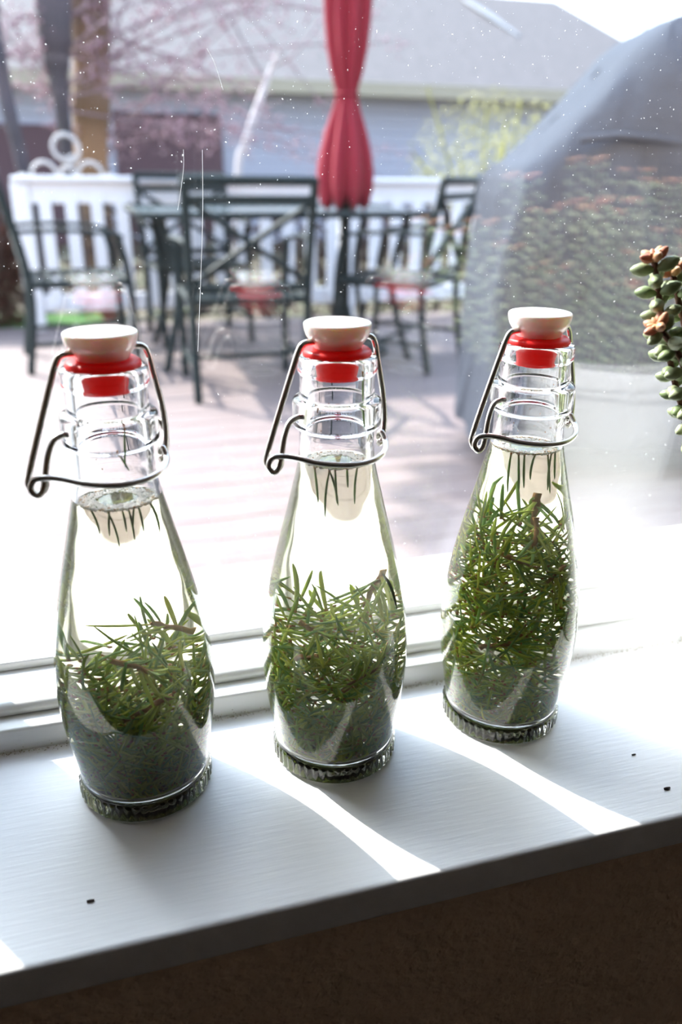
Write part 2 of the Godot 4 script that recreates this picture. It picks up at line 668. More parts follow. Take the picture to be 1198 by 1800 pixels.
func stopper_meshes() -> Dictionary:
	var cap := []
	for q in [[0, 190.5], [8.4, 190.5], [9.1, 190.9], [9.6, 191.8], [10.4, 193.2], [11.5, 194.7], [12.4, 196.2], [12.9, 197.8], [13.15, 199.2], [13.2, 200.0], [13.1, 200.6], [12.6, 201.0], [11.6, 201.15], [6, 201.25], [0, 201.3]]:
		cap.append(Vector2(q[0], q[1]) / 1000.0)
	var gas := []
	for q in [[0, 178.6], [5.5, 178.7], [7.0, 179.2], [7.8, 180.6], [8.8, 184.6], [9.6, 186.8], [12.2, 187.4], [13.2, 187.7], [13.6, 188.8], [13.3, 190.0], [12.4, 190.8], [9.5, 191.2], [0, 191.2]]:
		gas.append(Vector2(q[0], q[1]) / 1000.0)
	return {"cap": MB.new().lathe(cap, 96).mesh(), "gasket": MB.new().lathe(gas, 96).mesh()}

func mm(a: Array) -> Array:
	var out := []
	for q in a:
		out.append(Vector3(q[0], q[1], q[2]) / 1000.0)
	return out

func wires() -> Dictionary:
	# points in millimetres round the neck: x to the right, z towards the room
	var bl := MB.new()
	bl.tube(curve(mm([[-6, 194.2, 2], [-11, 194.3, 3.2], [-14.6, 193.8, 4], [-16.6, 191.2, 4.6], [-19.4, 184, 5.4], [-24.2, 171, 7], [-28.4, 159.5, 8.6], [-30.4, 153.5, 9.4], [-31.2, 150.2, 10.0], [-29.8, 147.2, 10.6], [-26.8, 147.0, 10.8], [-25.2, 149.6, 10.2], [-26.0, 152.4, 9.6]]), 7), 0.0012, 10)
	bl.tube(curve(mm([[6, 194.2, -2], [11, 194.4, -2.8], [14.6, 194, -3.4], [16.6, 191.4, -3.6], [18, 184, -3.4], [20.0, 172, -2.4], [20.6, 163, -1], [19.6, 156, 1.4], [18.4, 152.2, 2.6], [16.8, 151.4, 3.4]]), 7), 0.0012, 10)
	var lv := MB.new()
	lv.tube(curve(mm([[-13.6, 165.6, 4.4], [-17.2, 165.6, 5.2], [-20.8, 164, 6.4], [-23.4, 159, 8.4], [-25.2, 152.4, 10.6], [-26.8, 147.8, 12.0], [-29.0, 146.4, 12.6], [-30.6, 148.8, 12.2], [-29.2, 152.0, 12.0], [-24.8, 152.6, 12.6], [-19.6, 151.8, 14.0], [-13, 150.4, 17.2], [-6, 149.7, 19.4], [1, 149.4, 20.2], [8, 149.6, 18.8], [13.6, 150.3, 15.2], [17.4, 151.4, 10.4], [19.0, 153.2, 5.6], [18.2, 156.2, 2.6], [17.6, 153.6, 0.6], [19.4, 152.4, -0.6], [20.6, 156, -1.6], [20.4, 161.5, -2.6], [18.4, 165.2, -3.4], [14.6, 165.6, -3.2]]), 7), 0.0012, 10)
	return {"bail": bl.mesh(), "lever": lv.mesh()}

func bottles() -> void:
	var parts := stopper_meshes()
	var wr := wires()
	var spots := [
		{"x": -0.0015, "z": -0.3010, "turn": 0.10, "level": 138.0, "where": "left", "dense": 62.0, "top": 84.0, "word": "leftmost, nearest bottle"},
		{"x": 0.0864, "z": -0.3005, "turn": 0.0, "level": 146.0, "where": "middle", "dense": 66.0, "top": 92.0, "word": "middle bottle"},
		{"x": 0.1753, "z": -0.3038, "turn": -0.03, "level": 143.5, "where": "right", "dense": 88.0, "top": 122.0, "word": "right-hand bottle beside the succulent"}]
	var says := ["swing-top glass bottle with needles packed in its lower half, first in the row", "swing-top glass bottle with one dark needle floating, between the other two", "swing-top glass bottle with needles reaching its shoulder, next to the succulent"]
	for i in 3:
		var s: Dictionary = spots[i]
		var at := Vector3(s.x, 0.0002, s.z)
		var b := thing("swing_top_bottle", says[i], "bottle", at, 0.0, "swing-top bottles on the sill")
		put("glass_body", glass_mesh(s.level), M.glass, b)
		var cap := put("stopper_cap", parts.cap, M.ceramic, b)
		cap.set_meta("label", "white ceramic stopper cap")
		var ga := put("gasket", parts.gasket, M.rubber, b)
		ga.set_meta("label", "red rubber gasket")
		put("wire_bail", wr.bail, M.steel, b).rotation.y = s.turn
		put("wire_lever", wr.lever, M.steel, b).rotation.y = s.turn
		# the infusion
		var L: float = s.level
		var pr := [Vector2(0, 7.6), Vector2(12, 7.2), Vector2(18, 7.0)]
		for h in [7.1, 7.5, 8.2, 9.6, 11.0, 13.0, 16.0, 22.0, 28.0, 36.0, 44.0, 52.0, 60.0, 68.0, 76.0, 84.0, 92.0, 100.0, 110.0, 118.0, 124.0, 130.0, 135.0, 138.0, 141.0, 143.0]:
			if h < L - 0.5:
				pr.append(Vector2(inner(h), h))
		var ri := inner(L)
		pr.append(Vector2(ri, L))
		var lid := [Vector2(ri, L), Vector2(ri - 0.5, L - 0.45), Vector2(ri - 1.2, L - 0.7), Vector2(ri - 2.4, L - 0.82), Vector2(ri * 0.5, L - 0.85), Vector2(0, L - 0.85)]
		for k in pr.size():
			pr[k] = pr[k] / 1000.0
		for k in lid.size():
			lid[k] = lid[k] / 1000.0
		var liq := thing("infusion_liquid", "pale cloudy yellow-green liquid inside the %s" % s.word, "liquid", at, 0.0, "liquid in the bottles")
		put("liquid_body", MB.new().lathe(pr, 128).flip().mesh(), M[["infusion_clear", "infusion_cloudy", "infusion_green"][i]], liq)
		var top := MB.new().lathe(lid, 96)
		if top.n[0].y < 0:
			top.flip()
		put("liquid_surface", top.mesh(), M.liquid_surface, liq)
		needles(i, s, at)

func bent(p: Vector3, gap: float) -> Vector3:
	# keeps a point (metres, bottle axis at 0) inside the glass
	p.y = maxf(p.y, 0.0084)
	var lim := (inner(p.y * 1000.0) / 1000.0) - gap
	var r := Vector2(p.x, p.z).length()
	if r > lim:
		p.x *= lim / r
		p.z *= lim / r
	return p

func needle(b: MB, p: Vector3, d: Vector3, length: float, bend: Vector3, wide: float, tint: Color) -> void:
	var pts := []
	var rad := []
	var cols := []
	var knob := Color(0.46, 0.21, 0.07)
	for i in 8:
		var t: float = [0.0, 0.03, 0.07, 0.25, 0.5, 0.75, 0.93, 1.0][i]
		pts.append(bent(p + d * length * t + bend * length * t * t, wide + 0.0004))
		rad.append(wide * [0.7, 1.05, 0.7, 0.9, 1.0, 0.92, 0.6, 0.2][i])
		cols.append(knob if i < 2 else tint.lerp(knob, 0.35) if i == 2 else tint)
	for i in range(1, 8):
		if pts[i].distance_to(pts[i - 1]) < 0.0002:
			pts[i] = pts[i - 1] + d * 0.0003
	b.tube(pts, rad, 6, 0.6, cols)

func tint() -> Color:
	var q := rng.randf()
	var a := Color(0.32, 0.48, 0.065).lerp(Color(0.62, 0.69, 0.10), q)
	if rng.randf() < 0.3:
		a = Color(0.26, 0.46, 0.13)
	return a * rnd(0.8, 1.15)

func twig(b: MB, pts: Array, r: float) -> void:
	var rad := []
	for i in pts.size():
		rad.append(r * (1.0 - 0.35 * i / pts.size()) * rnd(0.8, 1.25))
	b.tube(pts, rad, 7)

func needles(i: int, s: Dictionary, at: Vector3) -> void:
	var mass := MB.new()
	var word: String = s.word
	var singles := 0
	var dense: float = s.dense
	var top: float = s.top
	# the packed bed: needles standing and leaning every way
	var count := [880, 760, 860][i] as int
	for k in count:
		var u := rng.randf()
		var h := (7.0 + (dense - 7.0) * pow(u, 1.3)) / 1000.0
		var lim := maxf(inner(h * 1000.0) - 2.0, 2.0) / 1000.0
		var a := rnd(0, TAU)
		var rr := lim * sqrt(rnd(0.08, 1.0))
		var p := Vector3(rr * cos(a), h, rr * sin(a))
		var low := clampf(1.0 - h / 0.04, 0, 1)
		var d := (Vector3(rng.randfn(), rng.randfn() * 0.7, rng.randfn()) * (1.0 - 0.5 * low) + Vector3.UP * 1.1 * low).normalized()
		if rng.randf() < 0.5:
			d = -d
		var len_ := rnd(0.015, 0.023)
		p -= d * len_ * 0.5
		var bend := rdir() * rnd(0.05, 0.3)
		if k % 10 == 0 and singles < 40 and p.z > -0.004:
			var b := MB.new()
			needle(b, p, d, len_, bend, rnd(0.00064, 0.00086), tint())
			var o := put("conifer_needle", b.mesh(), M.needle)
			o.position = at
			tag(o, "loose green needle lying in the tangle inside the %s" % word, "needle", "loose needles in the %s" % word)
			singles += 1
		else:
			needle(mass, p, d, len_, bend, rnd(0.00064, 0.00086), tint())
	# sparser fringe above the bed
	for k in ([70, 90, 150][i] as int):
		var h := rnd(dense - 6.0, top - 8.0) / 1000.0
		var lim := maxf(inner(h * 1000.0) - 2.0, 2.0) / 1000.0
		var a := rnd(0, TAU)
		var rr := lim * sqrt(rnd(0.1, 1.0))
		var p := Vector3(rr * cos(a), h - 0.006, rr * sin(a))
		var d := (rdir() + Vector3.UP * 0.9).normalized()
		needle(mass, p, d, rnd(0.013, 0.021), rdir() * rnd(0.05, 0.3), rnd(0.00064, 0.00086), tint())
	var bed := put("needle_bed", mass.mesh(), M.needle)
	bed.position = at
	tag(bed, "dense tangle of green conifer needles filling the %s" % word, "needles", "needle tangles in the bottles", "stuff")
	# sprigs: a brown twig with its own needles
	var sprigs := [
		[[-8, 76, 16], [6, 70, 20], 13], [[12, 58, 20], [-6, 52, 24], 14], [[18, 72, -4], [6, 82, 0], 9]] if i == 0 else [
		[[-4, 50, 25], [11, 58, 22], 16], [[-17, 78, 12], [-9, 74, 17], 9], [[16, 90, -6], [10, 76, -2], 12], [[-20, 62, 14], [-12, 66, 20], 8]] if i == 1 else [
		[[2, 112, 10], [0, 100, 14], 16], [[14, 88, 14], [4, 84, 20], 12], [[-22, 52, 16], [-10, 56, 22], 11], [[8, 118, -4], [6, 104, 0], 13], [[-12, 96, 10], [-2, 92, 16], 12]]
	for q in sprigs:
		var sp := thing("conifer_sprig", "", "sprig", at, 0.0, "sprigs in the %s" % word)
		sp.set_meta("label", "brown twig with green needles caught in the %s" % word)
		var a := Vector3(q[0][0], q[0][1], q[0][2]) / 1000.0
		var z := Vector3(q[1][0], q[1][1], q[1][2]) / 1000.0
		var ax := (z - a).normalized()
		var pts := []
		for k in 7:
			pts.append(bent(a.lerp(z, k / 6.0) + rdir() * 0.0005, 0.002))
		var tw := MB.new()
		tw.col = Color(0.32, 0.16, 0.06)
		twig(tw, pts, 0.0012)
		put("twig", tw.mesh(), M.bark, sp)
		for k in q[2]:
			var t := rnd(0.15, 1.0)
			var p: Vector3 = a.lerp(z, t)
			var side := rdir()
			side = (side - ax * side.dot(ax)).normalized()
			var b := MB.new()
			needle(b, p, (side + ax * rnd(0.5, 1.3)).normalized(), rnd(0.014, 0.021), -side * rnd(0.0, 0.2), rnd(0.00064, 0.00086), tint())
			put("needle", b.mesh(), M.needle, sp)
	# needles hanging from the surface
	var hang := [[-9, 4, 8, 12], [-4, 9, 7, 16], [-3, 10, -3, 10], [1, 10, 3, 9], [3, 9, 3, 13], [6, 7, 4, 11], [9, 3, 9, 15], [5, 8, -4, 8]] if i == 0 else [[-9, 4, 1, 15], [-5, 9, -5, 20], [-5, 8, 6, 16], [-3, 9, 0, 14], [2, 6, 0, 9], [6, 4, -3, 17]] if i == 1 else [[-9, 5, -4, 18], [-7, 7, 0, 16], [-5, 8, -1, 15], [4, 9, 2, 18], [6, 8, -3, 17], [8, 6, 0, 13], [-1, 9, -7, 12]]
	for q in hang:
		var b := MB.new()
		var p := Vector3(q[0], s.level - 1.6, q[1]) / 1000.0
		needle(b, p, Vector3(q[2] / 18.0, -1, 0.15).normalized(), q[3] / 1000.0, Vector3(-q[2] / 40.0, 0, 0.05), 0.0007, Color(0.13, 0.27, 0.05))
		var o := put("floating_needle", b.mesh(), M.needle)
		o.position = at
		tag(o, "green needle hanging from the liquid surface of the %s" % word, "needle", "hanging needles in the %s" % word)
	for q in ([[4.5, 168, 9.5, -0.1, 15], [1.5, 160, 10, 0.35, 9]] if i == 0 else [[10, 182, 3, -0.02, 13], [9.6, 169, 4, 0.05, 9]] if i == 1 else []):
		var b := MB.new()
		needle(b, Vector3(q[0], q[1], q[2]) / 1000.0, Vector3(q[3], -1, 0.05).normalized(), q[4] / 1000.0, Vector3(0.05, 0, 0.03), 0.00065, Color(0.20, 0.36, 0.10))
		var o := put("stuck_needle", b.mesh(), M.needle)
		o.position = at
		tag(o, "green needle stuck to the inside of the neck of the %s" % word, "needle", "needles stuck in the neck of the %s" % word)
	# scum of husks round the surface
	var foam := []
	for k in 800:
		var a := rnd(0, TAU)
		var rr := (inner(s.level) - 0.5) / 1000.0 * sqrt(rnd(0.3, 1.0))
		var z := rnd(0.0003, 0.0007)
		foam.append(Transform3D(Basis.from_scale(Vector3(z, z * 0.7, z)), Vector3(rr * cos(a), (s.level - 0.75) / 1000.0, rr * sin(a))))
	var fo := scatter("foam_bubbles", MB.new().lathe([Vector2(0, -1), Vector2(0.7, -0.7), Vector2(1, 0), Vector2(0.7, 0.7), Vector2(0, 1)], 8).mesh(), M.foam, foam, [])
	fo.position = at
	tag(fo, "white foam on the liquid surface in the neck of the %s" % word, "foam", "foam in the bottle necks", "stuff")
	var hull := MB.new().lathe([Vector2(0, -1), Vector2(0.9, -0.5), Vector2(1, 0.2), Vector2(0.5, 0.8), Vector2(0, 1)], 6).mesh()
	var pl := []
	var cl := []
	for k in ([90, 70, 170][i] as int):
		var a := rnd(0, TAU)
		var rr := (inner(s.level) - absf(rng.randfn()) * 1.2 - 0.5) / 1000.0
		var z := rnd(0.00015, 0.00045)
		pl.append(Transform3D(Basis.from_euler(Vector3(rnd(0, 6), rnd(0, 6), 0)).scaled_local(Vector3(z * 1.6, z, z)), Vector3(rr * cos(a), (s.level - 0.5) / 1000.0, rr * sin(a))))
		var q := rng.randf()
		cl.append(Color(0.35, 0.16, 0.05).lerp(Color(0.7, 0.6, 0.45), q))
	for k in ([6, 10, 34][i] as int):
		var h := rnd(s.level + 2.0, 172.0)
		var a := rnd(0, TAU)
		var rr := (inner(h) - 0.15) / 1000.0
		var z := rnd(0.0001, 0.0003)
		pl.append(Transform3D(Basis.from_scale(Vector3(z, z * 1.4, z)), Vector3(rr * cos(a), h / 1000.0, rr * sin(a))))
		cl.append(Color(0.30, 0.14, 0.05))
	var hs := scatter("husk_scum", hull, M.grain, pl, cl)
	hs.position = at
	tag(hs, "ring of brown husk bits floating at the neck of the %s" % word, "husks", "husk rings in the bottles", "stuff")
	if i == 1:
		var b := MB.new()
		var pts := curve([Vector3(14, 99, 17) / 1000.0, Vector3(18.5, 92, 19.5) / 1000.0, Vector3(21.5, 82, 20) / 1000.0], 6)
		var rad := []
		for k in pts.size():
			rad.append(0.0009 * sin(PI * (0.1 + 0.8 * k / (pts.size() - 1.0))))
		b.col = Color(0.018, 0.03, 0.012)
		b.tube(pts, rad, 6)
		var o := put("dark_needle", b.mesh(), M.bark)
		o.position = at
		tag(o, "single dark needle floating free above the tangle in the middle bottle", "needle")

# ---------------------------------------------------------------- the succulent
func plant() -> void:
	var at := Vector3(0.336, 0.0002, -0.286)
	var t := thing("potted_succulent", "bushy succulent with pink-tipped leaves in a white pot beside the bottles", "potted plant", at)
	var pr := []
	for q in [[0, 0], [46, 0], [49, 1], [51, 4], [58, 60], [64, 122], [64.5, 124], [67, 125], [67.5, 127], [67.5, 140], [67, 141.5], [64, 141.5], [62.5, 140], [61, 126], [0, 126]]:
		pr.append(Vector2(q[0], q[1]) / 1000.0)
	put("pot", MB.new().lathe(pr, 72).mesh(), M.pot, t)
	var leaf := MB.new().lathe([Vector2(0, 0), Vector2(0.16, 0.08), Vector2(0.36, 0.35), Vector2(0.40, 0.6), Vector2(0.26, 0.85), Vector2(0.1, 0.97), Vector2(0, 1.0)], 8).mesh()
	var stems := []
	stems.append(mm([[-48, 120, 8], [-80, 134, 10], [-104, 160, 12], [-122, 194, 14], [-133, 224, 14]]))
	stems.append(mm([[-46, 120, 14], [-86, 142, 18], [-108, 168, 20], [-120, 188, 22], [-132, 200, 22]]))
	stems.append(mm([[-48, 122, 0], [-80, 148, 4], [-100, 182, 6], [-112, 203, 8], [-119, 218, 8]]))
	stems.append(mm([[-44, 124, -4], [-72, 150, -2], [-90, 190, 0], [-98, 210, 0], [-103, 224, 0]]))
	for k in 34:
		var a := rnd(0, TAU)
		var r0 := rnd(5, 52)
		var r1 := r0 + rnd(6, 34)
		var top := rnd(175, 265)
		stems.append(mm([[r0 * cos(a), 116, r0 * sin(a)], [(r0 + 5) * cos(a), 145, (r0 + 5) * sin(a)], [lerpf(r0, r1, 0.6) * cos(a), lerpf(145, top, 0.5), lerpf(r0, r1, 0.6) * sin(a)], [r1 * cos(a) + rnd(-6, 6), top, r1 * sin(a) + rnd(-6, 6)]]))
	var pl := []
	var cl := []
	for si in stems.size():
		var line := curve(stems[si], 8)
		var st := MB.new()
		st.col = Color(0.16, 0.07, 0.05)
		st.tube(line, 0.0012, 6)
		put("stem", st.mesh(), M.bark, t)
		# pairs of plump leaves up the stem, pink rosette at the tip
		var total := 0.0
		var turn := 0.0
		var nxt := 0.008
		for k in line.size() - 1:
			var seg: Vector3 = line[k + 1] - line[k]
			var l := seg.length()
			while nxt < total + l:
				var f := (nxt - total) / l
				var p: Vector3 = line[k] + seg * f
				var ax := seg.normalized()
				var sx := ax.cross(Vector3(0.3, 0.2, 0.9)).normalized()
				var size := rnd(0.0075, 0.0095)
				for w in 2:
					var an := turn + PI * w
					var out := (sx.rotated(ax, an) + ax * 0.25).normalized()
					var q := Quaternion(Vector3.UP, out)
					pl.append(Transform3D(Basis(q).scaled_local(Vector3(size * 0.75, size, size * 0.75)), p))
					var g := rng.randf()
					cl.append(Color(0.22, 0.30, 0.13).lerp(Color(0.42, 0.46, 0.28), g))
				turn += PI / 2 + rnd(-0.2, 0.2)
				nxt += rnd(0.0042, 0.0056)
			total += l
		var tip: Vector3 = line[line.size() - 1]
		var ax2: Vector3 = (tip - line[line.size() - 2]).normalized()
		for k in 9:
			var sx := ax2.cross(Vector3(0.3, 0.2, 0.9)).normalized().rotated(ax2, TAU * k / 9.0 * 2.0)
			var out := (sx * (0.9 if k < 5 else 0.45) + ax2 * 0.6).normalized()
			var z := 0.0068 if k < 5 else 0.005
			pl.append(Transform3D(Basis(Quaternion(Vector3.UP, out)).scaled_local(Vector3(z * 0.7, z, z * 0.7)), tip))
			cl.append(Color(0.62, 0.24, 0.16).lerp(Color(0.70, 0.42, 0.22), rng.randf()))
	var lv := scatter("leaves", leaf, M.leaf, pl, cl, t)
	lv.set_meta("label", "plump green leaves with pink tips")

func crumbs() -> void:
	var list := [[-0.0265, -0.2377, 0.0011, "small dark crumb on the sill in front of the first bottle"], [0.2222, -0.2306, 0.0012, "tiny dark bark crumb near the sill edge under the succulent"], [0.2215, -0.2545, 0.0008, "tiny dark speck on the sill in the third bottle's shadow"]]
	for q in list:
		var b := MB.new()
		b.col = Color(0.05, 0.035, 0.03)
		var z: float = q[2]
		b.tube([Vector3(-z * 1.2, z * 0.45, 0), Vector3(0, z * 0.55, z * 0.1), Vector3(z * 1.2, z * 0.4, 0)], [z * 0.45, z * 0.5, z * 0.4], 7)
		var o := put("crumb", b.mesh(), M.grain)
		o.position = Vector3(q[0], 0, q[1])
		tag(o, q[3], "crumb", "crumbs on the sill")

# ---------------------------------------------------------------- outdoors
func bar(b: MB, p: Vector3, q: Vector3, r: float) -> void:
	b.tube([p, p.lerp(q, 0.5), q], r, 8)

func chair(label: String, at: Vector3, turn: float) -> Node3D:
	var t := thing("patio_chair", label, "chair", at, turn, "patio chairs round the table")
	# local: +z is the front of the seat
	for s in [-1, 1]:
		var b := MB.new().tube(curve([Vector3(s * 0.25, 0, -0.27), Vector3(s * 0.25, 0.42, -0.22), Vector3(s * 0.262, 0.905, -0.31)], 6), 0.018, 8)
		put("back_post", b.mesh(), M.green_iron, t)
		b = MB.new().tube(curve([Vector3(s * 0.25, 0, 0.25), Vector3(s * 0.25, 0.42, 0.24), Vector3(s * 0.255, 0.64, 0.2)], 5), 0.017, 8)
		put("leg", b.mesh(), M.green_iron, t)
		b = MB.new().tube(curve([Vector3(s * 0.255, 0.66, -0.255), Vector3(s * 0.285, 0.665, -0.05), Vector3(s * 0.285, 0.65, 0.15), Vector3(s * 0.255, 0.63, 0.22)], 5), 0.017, 8, 0.6)
		put("arm", b.mesh(), M.green_iron, t)
		b = MB.new()
		b.tube([Vector3(s * 0.235, 0.80 if s < 0 else 0.815, -0.292), Vector3(0, 0.655, -0.262), Vector3(-s * 0.235, 0.50, -0.235)], 0.019 if s < 0 else 0.017, 8, 0.7)
		put("cross_bar", b.mesh(), M.green_iron, t)
	for q in [[0.895, -0.308, 0.019], [0.825, -0.295, 0.017], [0.475, -0.232, 0.017]]:
		var b := MB.new()
		bar(b, Vector3(-0.26, q[0], q[1]), Vector3(0.26, q[0], q[1]), q[2])
		put("back_rail", b.mesh(), M.green_iron, t)
	var f := MB.new()
	for p in [[-0.25, -0.22, 0.25, -0.22], [-0.25, 0.24, 0.25, 0.24], [-0.25, -0.22, -0.25, 0.24], [0.25, -0.22, 0.25, 0.24]]:
		bar(f, Vector3(p[0], 0.42, p[1]), Vector3(p[2], 0.42, p[3]), 0.018)
	put("seat_frame", f.mesh(), M.green_iron, t)
	for k in 7:
		var z := -0.18 + 0.06 * k
		put("seat_slat", MB.new().box(Vector3(0, 0.424, z), Vector3(0.49, 0.006, 0.035), 0.002).mesh(), M.green_iron, t)
	for s in [-1, 1]:
		var b := MB.new()
		bar(b, Vector3(s * 0.25, 0.14, -0.255), Vector3(s * 0.25, 0.14, 0.245), 0.012)
		put("stretcher", b.mesh(), M.green_iron, t)
	var b2 := MB.new()
	bar(b2, Vector3(-0.25, 0.14, 0), Vector3(0.25, 0.14, 0), 0.012)
	put("stretcher", b2.mesh(), M.green_iron, t)
	return t

func outdoors() -> void:
	struct("wall_outside", slab(Vector3(X0, -1.0, -0.48), Vector3(X1, -0.03, -0.461)), M.outer_wall)
	struct("ground", MB.new().box(Vector3(0, -0.93, -20), Vector3(60, 0.1, 39), 0.01).mesh(), M.lawn, "brown and green lawn beyond the deck", "lawn")
	var rim := MB.new().box(Vector3(-1.6, -0.79, -5.75), Vector3(3.2, 0.2, 0.5), 0.02)
	var grass := struct("lawn_edge", rim.mesh(), mat("grass_green", lin(0.05, 0.16, 0.02), 0.9), "strip of green grass at the far left edge of the deck", "grass")
	grass.set_meta("kind", "structure")
	# deck boards
	var deck := Node3D.new()
	deck.name = "deck"
	add_child(deck)
	tag(deck, "weathered reddish wooden deck outside the window", "deck", "", "structure")
	for k in 36:
		var z := -0.56 - 0.1385 * k
		var b := MB.new().box(Vector3(0.6 + rnd(-0.1, 0.1), DECK - 0.016 + rnd(-0.001, 0.001), z), Vector3(6.6, 0.032, 0.136), 0.003)
		put("plank", b.mesh(), M.deck_wood, deck)
	put("joist", MB.new().box(Vector3(0.6, DECK - 0.09, -3.0), Vector3(6.4, 0.1, 4.9), 0.01).mesh(), mat("joist_wood", lin(0.05, 0.035, 0.03), 0.9), deck)
	fence()
	# table with its parasol
	var tb := thing("patio_table", "dark green metal patio table with glass top and red parasol through it", "table", Vector3(0.92, DECK, -4.42))
	put("rim", MB.new().tube(curve([Vector3(-0.72, 0.735, -0.44), Vector3(0.72, 0.735, -0.44), Vector3(0.74, 0.735, 0.44), Vector3(-0.72, 0.735, 0.44), Vector3(-0.74, 0.735, -0.44), Vector3(-0.70, 0.735, -0.44)], 1), 0.016, 8).mesh(), M.green_iron, tb)
	put("tabletop", MB.new().box(Vector3(0, 0.735, 0), Vector3(1.46, 0.012, 0.87), 0.003).mesh(), mat("table_top", lin(0.10, 0.13, 0.14), 0.15), tb)
	for sx in [-1, 1]:
		for sz in [-1, 1]:
			put("leg", MB.new().tube(curve([Vector3(sx * 0.62, 0.73, sz * 0.36), Vector3(sx * 0.55, 0.4, sz * 0.32), Vector3(sx * 0.64, 0, sz * 0.38)], 5), 0.018, 8).mesh(), M.green_iron, tb)
	umbrella()
	chair("dark green iron patio chair with its crossed back to the window", Vector3(0.612, DECK, -3.69), PI)
	chair("dark green iron patio chair seen side on at the table's left end", Vector3(-0.12, DECK, -4.42), PI / 2 + 0.1)
	chair("dark green iron patio chair half hidden on the far side of the table", Vector3(0.55, DECK, -4.90), 0.1)
	chair("dark green iron patio chair at the table's right end beside the grill", Vector3(1.50, DECK, -4.05), -PI / 2 - 0.75)
	grill()
	house()
	garden()

func fence() -> void:
	var f := thing("deck_railing", "white wooden deck railing with square pickets behind the patio table", "railing", Vector3(0, DECK, -5.36))
	put("top_rail", MB.new().box(Vector3(1.75, 0.80, 0), Vector3(4.3, 0.13, 0.04), 0.004).mesh(), M.white_fence, f)
	put("rail_cap", MB.new().box(Vector3(1.75, 0.872, 0), Vector3(4.36, 0.03, 0.13), 0.006).mesh(), M.white_fence, f)
	put("bottom_rail", MB.new().box(Vector3(1.75, 0.16, 0), Vector3(4.3, 0.10, 0.04), 0.004).mesh(), M.white_fence, f)
	for k in 28:
		var x := -0.26 + 0.146 * k
		put("picket", MB.new().box(Vector3(x, 0.45, 0.03), Vector3(0.07, 0.62, 0.022), 0.003).mesh(), M.white_fence, f)
	for x in [-0.39, 1.6, 3.6]:
		put("post", MB.new().box(Vector3(x, 0.425, -0.01), Vector3(0.1, 0.85, 0.1), 0.006).mesh(), M.white_fence, f)

func umbrella() -> void:
	var at := Vector3(1.28, DECK, -4.32)
	var t := thing("parasol", "closed red parasol tied at its waist above the patio table", "parasol", at)
	put("pole", MB.new().tube([Vector3(0, 0.02, 0), Vector3(0, 1.2, 0), Vector3(0, 2.5, 0)], 0.028, 12).mesh(), M.green_iron, t)
	var rows := []
	var st := [[0.74, 0.10], [0.775, 0.128], [0.85, 0.145], [0.93, 0.146], [1.02, 0.132], [1.12, 0.105], [1.2, 0.076], [1.255, 0.058], [1.285, 0.054], [1.315, 0.058], [1.38, 0.078], [1.48, 0.098], [1.6, 0.112], [1.75, 0.12], [1.95, 0.11], [2.2, 0.075], [2.4, 0.03], [2.42, 0.0]]
	rows.append(PackedVector3Array())
	for j in 96:
		rows[0].append(Vector3(0, 0.9, 0))
	for q in st:
		var row := PackedVector3Array()
		for j in 96:
			var a := TAU * j / 96.0
			var fold := 0.5 + 0.5 * cos(a * 8.0 + 0.6 + 0.6 * sin(q[0] * 2.0))
			var r: float = q[1] * (0.72 + 0.34 * pow(fold, 0.7) + 0.05 * cos(a * 3.0 + 1.0))
			var y: float = q[0] + (0.05 * (1.0 - fold) if q[0] < 0.8 else 0.0)
			row.append(Vector3(r * cos(a), y, r * sin(a)))
		rows.append(row)
	put("canopy", MB.new().grid(rows).mesh(), M.umbrella_cloth, t)
	var tie := []
	for k in 25:
		tie.append(Vector3(cos(TAU * k / 24.0) * 0.056, 1.285, sin(TAU * k / 24.0) * 0.056))
	put("tie_strap", MB.new().tube(tie, 0.007, 6).mesh(), M.umbrella_cloth, t)
	put("base", MB.new().lathe([Vector2(0, 0.0), Vector2(0.24, 0.0), Vector2(0.25, 0.02), Vector2(0.22, 0.05), Vector2(0.06, 0.09), Vector2(0.035, 0.25), Vector2(0, 0.25)], 40).mesh(), M.green_iron, t)

